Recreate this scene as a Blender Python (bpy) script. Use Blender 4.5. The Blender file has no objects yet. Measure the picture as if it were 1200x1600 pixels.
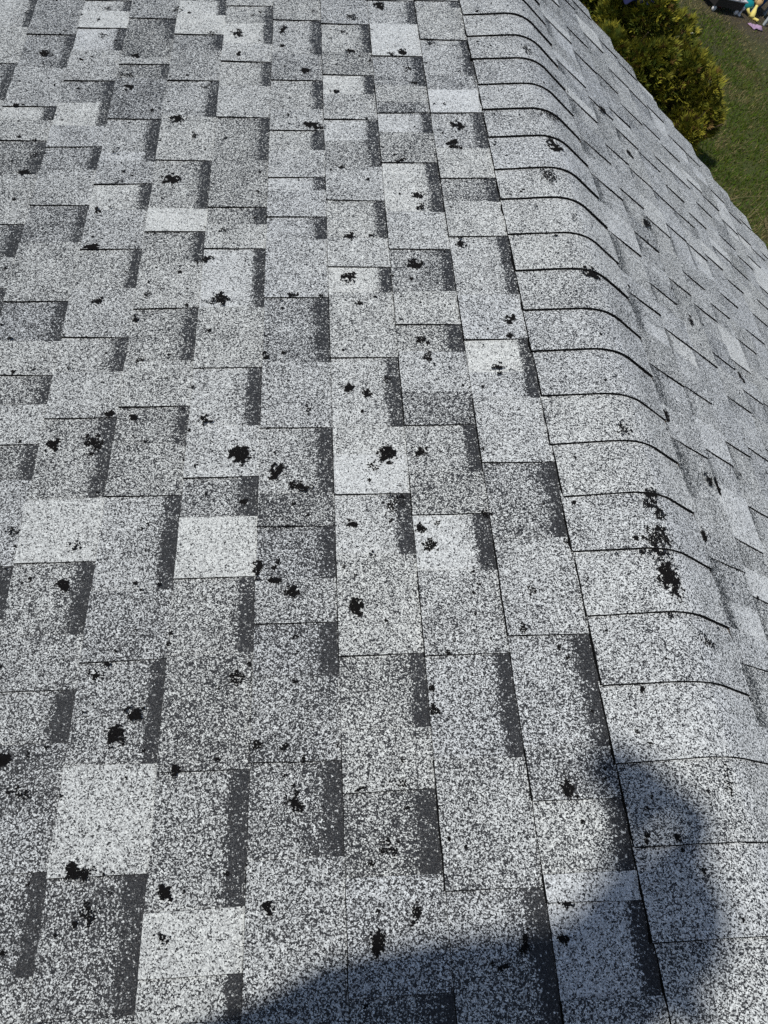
import bpy, bmesh, math, random
import numpy as np
from mathutils import Vector, Matrix, noise, Quaternion
R = math.radians
random.seed(7)
scene = bpy.context.scene
C = scene.collection

# ------------------------------------------------------------------ camera
CAM = Vector((-0.95825, 0.0, 0.95557))
RX = Vector((0.93188970, -0.05662707, 0.35829452))
RY = Vector((0.13760329, -0.85872752, -0.49361157))      # image down
RZ = Vector((0.33562914, 0.50929404, -0.79244726))       # view direction
cam_d = bpy.data.cameras.new('camera')
cam_d.sensor_fit = 'VERTICAL'
cam_d.sensor_height = 36.0
cam_d.lens = 1203.756 * 36.0 / 1600.0
cam_d.clip_start = 0.02
cam_d.clip_end = 3000
cam = bpy.data.objects.new('camera', cam_d)
C.objects.link(cam)
mw = Matrix((RX, -RY, -RZ)).transposed().to_4x4()
mw.translation = CAM
cam.matrix_world = mw
scene.camera = cam

# ------------------------------------------------------------------ sky, sun, exposure
SUN_DIR = Vector((0.58201, 0.19532, -0.78937)).normalized()     # direction the light travels
elev = math.asin(-SUN_DIR.z)
az = math.atan2(-SUN_DIR.x, -SUN_DIR.y)                         # from +Y towards +X
w = bpy.data.worlds.new('World'); scene.world = w; w.use_nodes = True
nt = w.node_tree; bg = nt.nodes['Background']
sky = nt.nodes.new('ShaderNodeTexSky'); sky.sky_type = 'NISHITA'; sky.sun_disc = False
sky.sun_elevation = elev; sky.sun_rotation = az
nt.links.new(sky.outputs[0], bg.inputs[0]); bg.inputs[1].default_value = 0.075
sd = bpy.data.lights.new('sun', 'SUN'); sd.energy = 3.05; sd.angle = R(2.4); sd.color = (1.0, 0.965, 0.91)
so = bpy.data.objects.new('sun', sd); C.objects.link(so)
so.rotation_euler = SUN_DIR.to_track_quat('-Z', 'Y').to_euler()
so.location = (-6, -2, 9)
scene.view_settings.view_transform = 'Standard'; scene.view_settings.look = 'None'
scene.view_settings.exposure = 0.0; scene.view_settings.gamma = 1.0
scene.cycles.use_denoising = False

# ------------------------------------------------------------------ helpers
def link_mesh(name, verts, faces, mats, parent=None, fmat=None, smooth=False, cols=None, colname='blend'):
    me = bpy.data.meshes.new(name)
    me.from_pydata([tuple(v) for v in verts], [], faces)
    for m in (mats if isinstance(mats, (list, tuple)) else [mats]): me.materials.append(m)
    if fmat is not None: me.polygons.foreach_set('material_index', fmat)
    if smooth: me.polygons.foreach_set('use_smooth', [True] * len(me.polygons))
    if cols is not None:
        ca = me.color_attributes.new(colname, 'FLOAT_COLOR', 'CORNER')
        ca.data.foreach_set('color', np.asarray(cols, dtype=np.float32).ravel())
    me.update()
    o = bpy.data.objects.new(name, me); C.objects.link(o)
    if parent: o.parent = parent; o.matrix_parent_inverse = parent.matrix_world.inverted()
    return o
def tag(o, label, cat, group=None):
    o['label'] = label; o['category'] = cat
    if group: o['group'] = group
    return o
def thing(name, label, cat, loc=(0, 0, 0), group=None):
    o = bpy.data.objects.new(name, None); C.objects.link(o); o.location = loc
    o.empty_display_size = 0.1
    bpy.context.view_layer.update()
    return tag(o, label, cat, group)
def struct(o): o['kind'] = 'structure'; return o
def bm_obj(name, bm, mats, parent=None, smooth=False, bevel=0):
    if bevel: bmesh.ops.bevel(bm, geom=bm.edges[:], offset=bevel, segments=2, affect='EDGES')
    me = bpy.data.meshes.new(name); bm.to_mesh(me); bm.free()
    for m in (mats if isinstance(mats, (list, tuple)) else [mats]): me.materials.append(m)
    if smooth: me.polygons.foreach_set('use_smooth', [True] * len(me.polygons))
    o = bpy.data.objects.new(name, me); C.objects.link(o)
    if parent: o.parent = parent; o.matrix_parent_inverse = parent.matrix_world.inverted()
    return o
def box(bm, c, d, rot=None):
    M = Matrix.Translation(Vector(c)) @ (rot.to_4x4() if rot else Matrix.Identity(4)) @ Matrix.Diagonal((d[0], d[1], d[2], 1))
    bmesh.ops.create_cube(bm, size=1, matrix=M)
def tube(bm, pts, r, n=8):
    pts = [Vector(p) for p in pts]; rings = []
    rr = r if isinstance(r, (list, tuple)) else [r] * len(pts)
    for i, p in enumerate(pts):
        d = (pts[min(i + 1, len(pts) - 1)] - pts[max(i - 1, 0)]).normalized()
        q = d.to_track_quat('Z', 'Y')
        rings.append([bm.verts.new(p + q @ Vector((math.cos(2 * math.pi * k / n) * rr[i], math.sin(2 * math.pi * k / n) * rr[i], 0))) for k in range(n)])
    for a, b in zip(rings, rings[1:]):
        for k in range(n): bm.faces.new((a[k], a[(k + 1) % n], b[(k + 1) % n], b[k]))
    bm.faces.new(rings[0][::-1]); bm.faces.new(rings[-1])
def lathe(bm, prof, c, n=20, axis=None):
    c = Vector(c); q = axis.to_track_quat('Z', 'Y') if axis else Quaternion()
    rings = [[bm.verts.new(c + q @ Vector((r * math.cos(2 * math.pi * k / n), r * math.sin(2 * math.pi * k / n), z))) for k in range(n)] for r, z in prof]
    for a, b in zip(rings, rings[1:]):
        for k in range(n): bm.faces.new((a[k], a[(k + 1) % n], b[(k + 1) % n], b[k]))
    bm.faces.new(rings[0][::-1]); bm.faces.new(rings[-1])

def new_mat(name):
    m = bpy.data.materials.new(name); m.use_nodes = True
    n = m.node_tree; return m, n, n.nodes['Principled BSDF']
def plain(name, col, rough=0.6, noise_amt=0.25, scale=20, spec=0.4, metal=0):
    m, n, b = new_mat(name)
    tc = n.nodes.new('ShaderNodeTexCoord'); nz = n.nodes.new('ShaderNodeTexNoise'); nz.inputs['Scale'].default_value = scale
    nz.inputs['Detail'].default_value = 6
    n.links.new(tc.outputs['Object'], nz.inputs['Vector'])
    mx = n.nodes.new('ShaderNodeMix'); mx.data_type = 'RGBA'
    mx.inputs[6].default_value = (*[c * (1 - noise_amt) for c in col], 1); mx.inputs[7].default_value = (*[min(1, c * (1 + noise_amt)) for c in col], 1)
    n.links.new(nz.outputs['Fac'], mx.inputs[0]); n.links.new(mx.outputs[2], b.inputs['Base Color'])
    b.inputs['Roughness'].default_value = rough; b.inputs['Specular IOR Level'].default_value = spec; b.inputs['Metallic'].default_value = metal
    return m

def granule_mat():
    """crushed stone granules: every voronoi cell is a pale or a black stone; the share of pale ones comes from blend.R"""
    m, n, b = new_mat('granules')
    N = n.nodes.new; L = n.links.new
    def math_(op, a, bb=None, clamp=False):
        x = N('ShaderNodeMath'); x.operation = op; x.use_clamp = clamp
        for i, v in enumerate((a, bb)):
            if v is None: continue
            if isinstance(v, (int, float)): x.inputs[i].default_value = v
            else: L(v, x.inputs[i])
        return x.outputs[0]
    tc = N('ShaderNodeTexCoord'); at = N('ShaderNodeVertexColor'); at.layer_name = 'blend'
    sp = N('ShaderNodeSeparateColor'); L(at.outputs['Color'], sp.inputs[0])
    warp = N('ShaderNodeTexNoise'); warp.inputs['Scale'].default_value = 380; warp.inputs['Detail'].default_value = 1
    L(tc.outputs['Object'], warp.inputs['Vector'])
    vm = N('ShaderNodeVectorMath'); vm.operation = 'MULTIPLY_ADD'; vm.inputs[1].default_value = (.0026, .0026, .0026)
    L(warp.outputs['Color'], vm.inputs[0]); L(tc.outputs['Object'], vm.inputs[2])
    vo = N('ShaderNodeTexVoronoi'); vo.inputs['Scale'].default_value = GR_SCALE; L(vm.outputs[0], vo.inputs['Vector'])
    vc = N('ShaderNodeSeparateColor'); L(vo.outputs['Color'], vc.inputs[0])
    v2 = N('ShaderNodeTexVoronoi'); v2.inputs['Scale'].default_value = 290; L(vm.outputs[0], v2.inputs['Vector'])
    v2c = N('ShaderNodeSeparateColor'); L(v2.outputs['Color'], v2c.inputs[0])
    n1 = N('ShaderNodeTexNoise'); n1.inputs['Scale'].default_value = 14; n1.inputs['Detail'].default_value = 5; L(tc.outputs['Object'], n1.inputs['Vector'])
    n2 = N('ShaderNodeTexNoise'); n2.inputs['Scale'].default_value = 2.2; n2.inputs['Detail'].default_value = 3; L(tc.outputs['Object'], n2.inputs['Vector'])
    # share of pale stones, wandering with wear, and clumped
    f = math_('ADD', math_('SUBTRACT', math_('MULTIPLY', sp.outputs[0], 1.12), .13), math_('MULTIPLY', math_('SUBTRACT', n1.outputs['Fac'], .5), .46))
    f = math_('ADD', f, math_('MULTIPLY', math_('SUBTRACT', v2c.outputs[0], .5), .42))
    t = math_('SUBTRACT', f, vc.outputs[0])                     # > 0 : pale stone
    pale = N('ShaderNodeMapRange'); pale.inputs['From Min'].default_value = -.10; pale.inputs['From Max'].default_value = .14
    pale.interpolation_type = 'SMOOTHSTEP'; L(t, pale.inputs['Value'])
    # colours
    wr = N('ShaderNodeValToRGB'); wr.color_ramp.elements[0].color = (.40, .415, .41, 1); wr.color_ramp.elements[1].color = (.86, .885, .865, 1)
    L(vc.outputs[1], wr.inputs[0])
    dr = N('ShaderNodeValToRGB'); e = dr.color_ramp.elements
    e[0].color = (.007, .0075, .009, 1); e[1].position = .7; e[1].color = (.018, .020, .024, 1); x = e.new(1.0); x.color = (.06, .065, .07, 1)
    L(vc.outputs[2], dr.inputs[0])
    cool = N('ShaderNodeMix'); cool.data_type = 'RGBA'; cool.blend_type = 'MULTIPLY'
    cool.inputs[7].default_value = (.90, .92, 1.0, 1)
    L(wr.outputs[0], cool.inputs[6]); L(math_('MULTIPLY', sp.outputs[1], n2.outputs['Fac'], True), cool.inputs[0])
    mx = N('ShaderNodeMix'); mx.data_type = 'RGBA'; L(pale.outputs[0], mx.inputs[0]); L(dr.outputs[0], mx.inputs[6]); L(cool.outputs[2], mx.inputs[7])
    L(mx.outputs[2], b.inputs['Base Color'])
    b.inputs['Roughness'].default_value = .5; b.inputs['Specular IOR Level'].default_value = .5; b.inputs['Diffuse Roughness'].default_value = 1.0
    b1 = N('ShaderNodeBump'); b1.inputs['Strength'].default_value = .75; b1.inputs['Distance'].default_value = .0011
    hh = math_('ADD', math_('MULTIPLY', vo.outputs['Distance'], -1.0), math_('MULTIPLY', vc.outputs[2], .5))
    L(hh, b1.inputs['Height'])
    L(b1.outputs[0], b.inputs['Normal'])
    return m
GR_SCALE = 600
M_GR = granule_mat()
M_EDGE = plain('asphalt_edge', (.006, .006, .006), .9, .5, 300, .1)
M_BARE = plain('bare_asphalt', (.006, .0055, .0055), .8, .5, 400, .15)
# ------------------------------------------------------------------ the roof
PITCH = 0.36095; CP, SP = math.cos(PITCH), math.sin(PITCH)
EXP = 0.143; S1 = 0.3146
U_GABLE = 3.43
def edge_far(s):   # the far slope's verge runs a little out of square
    xs = [(-.2, 3.40), (.0, 3.38), (.53, 3.262), (.76, 3.205), (.98, 3.12), (1.29, 3.055), (1.64, 2.94), (1.85, 2.82), (3.6, 1.95)]
    for (a, b), (c, d) in zip(xs, xs[1:]):
        if s <= c: return b + (d - b) * (s - a) / (c - a)
    return xs[-1][1]
def wob(u, s, k): return noise.noise(Vector((u * k, s * k, 3.1)))
def P(side, s, u, h):
    """point on a slope: s down the slope from the ridge, u along it, h above the deck"""
    return (side * (s * CP + h * SP), u, -s * SP + h * CP)
def course_h(k, s, typ):
    sb = S1 + EXP * (k - 1)                # butt line of course k
    t = (s - (sb - EXP)) / EXP
    return .0008 + .0062 * t - (.0036 if typ == 'R' else 0)
NEAR={
1:[2541,(2499,'R',0.62),(2318,'T',0.6),(2135,'R',0.64),(2067,'T',0.5),(1963,'T',0.93),(1807,'R',0.62),(1688,'T',0.68),(1595,'R',0.45),(1473,'T',0.68),(1280,'R',0.68),(1146,'T',0.68),(1056,'R',0.9),(983,'R',0.72),(826,'T',0.66),(659,'R',0.5),(471,'T',0.66),(282,'R',0.62),(204,'T',0.5),(103,'R',0.66),(64,'T',0.9),(-52,'R',0.84),(-150,'T',0.55)],
2:[2547,(2412,'R',0.66),(2241,'T',0.9),(2092,'R',0.55),(2016,'T',0.6),(1970,'T',0.42),(1879,'R',0.78),(1756,'T',0.5),(1564,'R',0.82),(1434,'T',0.66),(1296,'R',0.48),(1196,'T',0.64),(1115,'R',0.55),(1007,'T',0.66),(924,'T',0.42),(809,'R',0.6),(718,'T',0.5),(599,'R',0.84),(444,'T',0.62),(272,'R',0.62),(89,'T',0.6),(5,'R',0.58),(-141,'R',0.55)],
3:[2553,(2418,'T',0.58),(2264,'R',0.64),(2151,'T',0.46),(2059,'R',0.85),(1945,'T',0.6),(1859,'R',0.76),(1745,'R',0.5),(1614,'T',0.62),(1478,'R',0.66),(1381,'T',0.68),(1299,'R',0.88),(1108,'T',0.62),(924,'R',0.7),(857,'T',0.72),(769,'F',0.88),(639,'R',0.76),(452,'T',0.66),(328,'R',0.55),(234,'T',0.58),(114,'R',0.45),(-32,'T',0.6),(-133,'R',0.5)],
4:[2560,(2446,'T',0.56),(2260,'R',0.62),(2133,'T',0.5),(1998,'R',0.62),(1904,'T',0.62),(1820,'R',0.66),(1712,'T',0.66),(1660,'R',0.76),(1562,'T',0.64),(1481,'R',0.64),(1292,'T',0.66),(1101,'R',0.5),(931,'T',0.58),(778,'R',0.6),(706,'T',0.42),(598,'R',0.5),(516,'T',0.55),(420,'R',0.5),(284,'T',0.5),(146,'R',0.5),(-125,'T',0.6)],
5:[2566,(2536,'T',0.6),(2441,'R',0.6),(2324,'R',0.84),(2231,'T',0.7),(2112,'R',0.64),(1967,'T',0.66),(1785,'R',0.52),(1604,'T',0.5),(1541,'R',0.52),(1457,'T',0.66),(1268,'R',0.8),(1096,'T',0.6),(943,'R',0.68),(823,'T',0.7),(733,'R',0.5),(610,'F',0.93),(537,'R',0.6),(469,'R',0.58),(278,'T',0.5),(88,'R',0.6),(6,'F',0.86),(-48,'R',0.72),(-117,'T',0.6)],
6:[2572,(2487,'R',0.84),(2381,'T',0.82),(2296,'R',0.5),(2146,'T',0.52),(1976,'R',0.6),(1791,'T',0.64),(1604,'R',0.6),(1524,'F',0.92),(1419,'R',0.5),(1275,'T',0.62),(1121,'R',0.52),(1000,'T',0.6),(905,'R',0.5),(787,'T',0.5),(592,'R',0.66),(466,'T',0.52),(375,'R',0.58),(294,'R',0.55),(139,'T',0.84),(-34,'R',0.5),(-109,'T',0.5)],
7:[2578,(2475,'T',0.52),(2363,'R',0.42),(2267,'T',0.42),(2234,'T',0.6),(2161,'R',0.46),(1974,'T',0.45),(1837,'R',0.6),(1793,'R',0.78),(1707,'T',0.58),(1608,'R',0.78),(1471,'T',0.6),(1341,'R',0.6),(1238,'T',0.62),(1193,'T',0.6),(1098,'R',0.6),(978,'T',0.64),(789,'R',0.58),(655,'T',0.84),(516,'R',0.55),(421,'T',0.55),(334,'R',0.6),(230,'T',0.42),(149,'T',0.56),(18,'R',0.55),(-101,'T',0.6)],
8:[2585,(2522,'R',0.78),(2429,'T',0.86),(2309,'R',0.82),(2159,'T',0.6),(2059,'R',0.5),(1950,'R',0.82),(1863,'T',0.62),(1766,'R',0.55),(1632,'T',0.6),(1500,'R',0.48),(1309,'T',0.58),(1189,'R',0.5),(1095,'T',0.62),(1018,'R',0.5),(920,'T',0.66),(836,'R',0.5),(738,'T',0.6),(653,'T',0.6),(550,'R',0.5),(481,'T',0.6)],
9:[2591,(2400,'T',0.5),(2228,'R',0.5),(2045,'T',0.6),(1982,'R',0.8),(1894,'T',0.6),(1756,'R',0.42),(1569,'T',0.58),(1455,'R',0.5),(1356,'T',0.58),(1235,'R',0.5),(1131,'T',0.6)],
10:[2597,(2445,'R',0.74),(2260,'T',0.64),(2078,'R',0.5),(1898,'T',0.6)],}
MARKS=[(-1245,2540,12,11,0.6),(-1391,2303,15,10,0.8),(-1241,2390,11,10,0.4),(-1037,2523,15,11,0.4),(-923,2386,11,10,0.5),(-1129,2274,9,10,0.8),(-1147,2179,14,13,0.4),(-1135,2117,10,9,0.9),(-1424,2044,12,6,0.8),(-1326,1991,10,11,0.4),(-926,2119,11,9,0.5),(-990,1966,15,11,1.0),(-938,1892,5,14,0.7),(-845,2383,13,17,0.7),(-838,2268,5,10,0.8),(-1136,1834,10,11,0.4),(-1338,1838,15,11,0.5),(-1354,1764,11,8,0.9),(-985,1721,16,15,1.0),(-1120,1706,11,5,0.7),(-1150,1599,6,5,0.8),(-1147,1475,12,7,0.9),(-844,1518,8,7,0.6),(-424,2522,12,19,0.9),(-508,2456,13,11,0.6),(-714,2394,8,17,0.9),(-715,2309,6,7,1.0),(-537,2379,9,10,0.6),(-518,2273,11,10,0.8),(-649,2178,11,9,0.9),(-368,2259,11,13,0.9),(-402,2248,9,7,0.6),(-359,2181,9,13,0.5),(-346,2111,9,6,0.7),(-564,2072,11,9,0.8),(-287,2306,11,10,0.5),(-637,1927,15,11,1.0),(-617,1915,13,8,0.9),(-248,1909,14,14,0.9),(-271,1835,13,8,1.0),(-262,1811,13,8,1.0),(-409,1762,11,5,0.8),(-563,1739,10,8,0.7),(-374,1630,14,10,0.8),(-371,1587,8,9,0.7),(-549,1485,9,11,1.0),(-500,1490,6,4,0.8),(-289,1450,9,11,0.8),(-840,1297,14,14,0.75),(-868,1288,11,4,0.6),(-1108,1302,13,6,0.8),(-883,1422,15,8,0.7),(-1021,1242,7,8,0.7),(-1003,1315,8,8,0.6),(-1000,1120,7,4,0.7),(-999,975,5,8,0.9),(-854,958,9,10,0.8),(-1046,984,11,6,0.9),(-1146,914,9,12,0.8),(-1069,919,17,14,0.75),(-1072,890,7,3,0.7),(-784,874,17,18,0.95),(-771,768,5,6,0.9),(-403,1383,13,13,0.85),(-555,1349,14,14,0.75),(-538,1264,7,6,0.9),(-682,1298,10,8,0.7),(-619,1293,6,4,0.8),(-445,1213,7,6,0.6),(-404,1154,11,11,0.7),(-396,1101,9,9,0.7),(-208,1202,8,13,0.9),(-217,1156,8,7,0.8),(-737,1121,5,11,0.8),(-565,1027,9,8,0.95),(-531,1013,8,10,0.8),(-483,1050,8,9,0.6),(-251,1067,9,10,0.9),(-650,972,6,8,0.6),(-497,859,16,14,1.0),(-527,830,10,9,0.6),(-432,861,10,11,0.8),(-711,827,11,16,0.85),(-664,792,17,9,0.75),(-488,746,17,17,0.6),(-570,706,8,7,0.9),(-1081,611,10,9,1.0),(-1187,724,12,7,0.6),(-1070,689,9,7,0.5),(-1000,444,9,11,0.7),(-959,342,14,13,0.85),(-931,373,11,11,0.95),(-1067,472,6,6,0.5),(-772,423,9,11,0.65),(-1122,311,10,10,0.9),(-857,280,8,7,0.9),(-740,622,7,15,0.9),(-714,596,10,5,1.0),(-715,621,6,6,0.8),(-680,575,10,10,0.9),(-569,539,11,12,1.0),(-535,641,7,6,0.6),(-444,690,8,8,0.8),(-431,653,10,12,0.7),(-321,712,9,7,0.5),(-673,492,4,3,0.6),(-675,414,5,3,0.8),(-690,309,6,5,0.8),(-730,312,8,7,0.7),(-451,352,6,8,0.7),(-263,551,6,10,0.6),(-290,480,5,9,0.7),(-674,223,9,11,0.8),(-988,146,16,9,1.0),(-859,110,6,10,0.9),(-967,89,11,11,0.6),(-1091,260,14,7,0.6),(-859,51,8,8,0.5),(-713,84,7,7,0.95),(-559,30,9,11,0.95),(-1076,49,4,3,0.9),(-503,63,5,13,0.7),(-572,238,8,3,0.8),(-257,219,7,11,0.95),(-287,64,9,3,0.8),(-299,19,6,5,0.9),(-352,19,6,11,0.9),(-533,152,13,9,0.4),(-513,242,10,6,0.5),(-5,1807,15,21,0.85),(14,1945,34,16,0.5),(-44,1681,14,25,0.55),(-13,2257,11,17,0.5),(-1,1336,20,14,0.95),(-4,1522,6,18,0.5),(-5,739,10,11,0.95),(-7,714,12,19,0.7),(-15,639,21,26,0.7),(-17,581,11,12,0.7),(-13,562,16,27,0.85),(-25,890,13,12,0.5),(-33,496,6,7,0.6),(36,450,16,9,0.6),(-7,218,8,19,0.4),(164,1006,23,17,0.9),(279,880,20,22,0.8),(319,884,20,25,0.9),(172,709,23,18,0.8),(507,2244,25,17,1.0),(394,2367,25,29,0.8),(433,1841,27,40,0.9),(784,1439,21,26,0.7),(524,1510,18,32,0.7)]
CAPS=[2448, 2328, 2208, 2081, 1965, 1846, 1714, 1598, 1470, 1347, 1221, 1103, 982, 865, 745, 625, 501, 377, 256, 132]
FARDATA={}
def rand_segments(rng, u_hi, u_lo, sc=1):
    """teeth and cut-outs of a laminated course, from u_hi down to u_lo"""
    out = []; u = u_hi; typ = rng.choice('TR')
    while u > u_lo:
        n = rng.choice([.09, .12, .15, .18, .2]) if typ == 'T' else rng.choice([.06, .09, .12, .15, .19])
        n *= sc
        f = rng.choice([.42, .5, .52, .56, .6, .6, .62, .64, .66, .7, .8, .88])
        if rng.random() < .3 and n > .1:
            c = n * rng.uniform(.3, .7); out.append((u - c, typ, f)); f = rng.choice([.45, .55, .62, .68, .85])
        out.append((u - n, typ, f)); u -= n
        typ = 'R' if typ == 'T' else 'T'
    return out
def course_mesh(side, k, parent, rng, hires):
    sb = S1 + EXP * (k - 1); st = sb - EXP
    if side < 0 and k in NEAR:
        d = NEAR[k]; top = d[0] / 1000
        segs = [(a / 1000, b, c) for a, b, c in d[1:]]
        pre = rand_segments(rng, U_GABLE + .0, top + .05)
        pre[-1] = (top, pre[-1][1], pre[-1][2])
        pre = [x for x in pre if x[0] >= top]
        segs = pre + segs + rand_segments(rng, segs[-1][0], -2.2)
        u0 = U_GABLE + rng.uniform(-.008, .008)
    else:
        ue = U_GABLE if side < 0 else edge_far((sb + st) / 2)
        u0 = ue + rng.uniform(-.012, .012)
        segs = rand_segments(rng, u0, -2.2, .78 if side > 0 else 1)
        if side > 0 and k in FARDATA:
            for (ua, ub, typ, f) in FARDATA[k]:
                segs = paint(segs, ua, ub, typ, f, u0)
    V = []; F = []; FM = []; COL = []
    uprev = u0; x_skew0 = rng.uniform(-.003, .003)
    tint = rng.uniform(.0, .4) + (.45 if side > 0 else 0)
    for (u1, typ, f) in segs:
        if u1 < -2.2: u1 = -2.2
        if uprev - u1 < .004: continue
        sk = rng.uniform(-.0035, .0035)
        tp = 'R' if typ == 'R' else 'T'
        f = min(f, .885)
        if side > 0: f = .64 + (f - .62) * .6 + (.05 if f > .75 else 0)
        if typ == 'F': sk = 0
        near_cam = hires and uprev > -.35 and u1 < 3.3
        nu = max(1, int((uprev - u1) / (.022 if near_cam else .2)))
        svals = [st - .012, st + .004, st + .024, st + .036, st + .07, st + .105, sb - .004, sb]
        bandw = rng.uniform(.85, 1.15); segtint = min(1, max(0, tint + rng.uniform(-.35, .5)))
        base = len(V); ns = len(svals)
        dT = rng.uniform(-.0004, .0004)
        bump = rng.uniform(0, .0009) if tp == 'T' else 0
        for i in range(nu + 1):
            for j, s in enumerate(svals):
                tt = (s - st) / EXP
                skew = x_skew0 + (sk - x_skew0) * i / nu
                u = uprev + (u1 - uprev) * i / nu + skew * tt
                if near_cam: u += .0009 * wob(u1 if i == nu else u, s * 3, 9) 
                ss = s
                if j == ns - 1 and near_cam: ss += .0011 * wob(u, k * 7.7, 22) + .0006 * wob(u, k * 3.3, 90)
                if j in (2, 3): ss = st + (s - st) * bandw + (.005 * wob(u, k * 5.1, 38) + .003 * wob(u, k * 2.3, 110) if near_cam else 0)
                h = course_h(k, s, tp) + dT * tt
                if near_cam: h += .0004 * wob(u, s, 13) + (bump if i in (0, nu) else 0) * tt
                V.append(P(side, ss, u, max(h, -.0003)))
        def fr(j):
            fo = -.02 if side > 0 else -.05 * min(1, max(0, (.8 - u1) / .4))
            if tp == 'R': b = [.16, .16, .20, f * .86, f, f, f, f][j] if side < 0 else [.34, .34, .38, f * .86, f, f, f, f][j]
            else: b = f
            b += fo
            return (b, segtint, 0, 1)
        for i in range(nu):
            for j in range(ns - 1):
                a = base + i * ns + j; q = (a, a + 1, a + ns + 1, a + ns); jj = (j, j + 1, j + 1, j)
                if side < 0: q = q[::-1]; jj = jj[::-1]
                # i grows toward -u
                q = q[::-1]; jj = jj[::-1]
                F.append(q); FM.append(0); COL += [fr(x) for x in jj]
        # skirts: butt edge and both ends
        def skirt(ids, flip, ds=0.0, du=0.0):
            nonlocal V
            b0 = len(V)
            for x in ids:
                v = Vector(V[x]) - Vector((side * SP, 0, CP)) * .0085
                wv = .7 + .6 * abs(noise.noise(Vector((V[x][0] * 60, V[x][1] * 60, 5)))) * 2
                v += Vector((side * CP, 0, -SP)) * ds * wv + Vector((0, du * wv, 0)); V.append(tuple(v))
            for t in range(len(ids) - 1):
                q = (ids[t], ids[t + 1], b0 + t + 1, b0 + t)
                if flip: q = q[::-1]
                F.append(q); FM.append(1)
                for _ in range(4): COL.append((.1, 0, 0, 1))
        skirt([base + i * ns + ns - 1 for i in range(nu + 1)], side > 0, .0024)
        skirt([base + j for j in range(ns)], side > 0)
        skirt([base + nu * ns + j for j in range(ns)], side < 0, 0, -.0018 if tp == 'T' else 0)
        uprev = u1; x_skew0 = sk
    return link_mesh('shingle_course', V, F, [M_GR, M_EDGE], parent, FM, False, COL), segs

def paint(segs, ua, ub, typ, f, u0):
    """replace what lies between ua > ub by one piece"""
    out = []; prev = u0; done = False
    for (u1, t, g) in segs:
        if prev > ua and u1 < ua: out.append((ua, t, g))
        elif u1 >= ua: out.append((u1, t, g))
        if u1 <= ua and not done and u1 <= ua:
            out.append((ub, typ, f)); done = True
        if u1 < ub: out.append((u1, t, g))
        prev = u1
    return out

roof = thing('house', 'house under a grey speckled asphalt shingle roof with a capped ridge and dark bare patches', 'house', (0, 0, -3.9))
rng = random.Random(11)
NCOURSE = 24
near_seg = {}; near_course = {}; far_course = {}
for k in range(1, NCOURSE + 1):
    near_course[k], near_seg[k] = course_mesh(-1, k, roof, rng, k <= 11)
for k in range(1, NCOURSE + 1):
    far_course[k], _ = course_mesh(1, k, roof, rng, k <= 14)

# ridge caps: one folded shingle each, butt edge towards the viewer
WL, WR, RB = .1716, .142, .030
def cap_prof(w, h):
    """w: arc length across the ridge, negative on the near slope; rounded fold"""
    # fold radius rf over angle 2*PITCH
    rf = .13; half = rf * PITCH
    base_h = .0075 + h
    if abs(w) <= half:
        a = w / rf
        # circle centre below the ridge so that it is tangent to both slopes at +-half
        cz = -rf / CP - .0 + .0
        tz = -math.tan(PITCH) * 0
        r = rf + base_h
        cx = 0; czz = -(rf * CP + (half * 0)) 
        # tangent point on slope at distance d = rf*tan(PITCH) from ridge
        d = rf * math.tan(PITCH)
        czz = -d * SP - rf * CP
        return (r * math.sin(a), czz + r * math.cos(a)), (math.sin(a), math.cos(a))
    sgn = 1 if w > 0 else -1
    d = rf * math.tan(PITCH)
    s = d + (abs(w) - half)
    return (sgn * (s * CP + base_h * SP), -s * SP + base_h * CP), (sgn * SP, CP)
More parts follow.
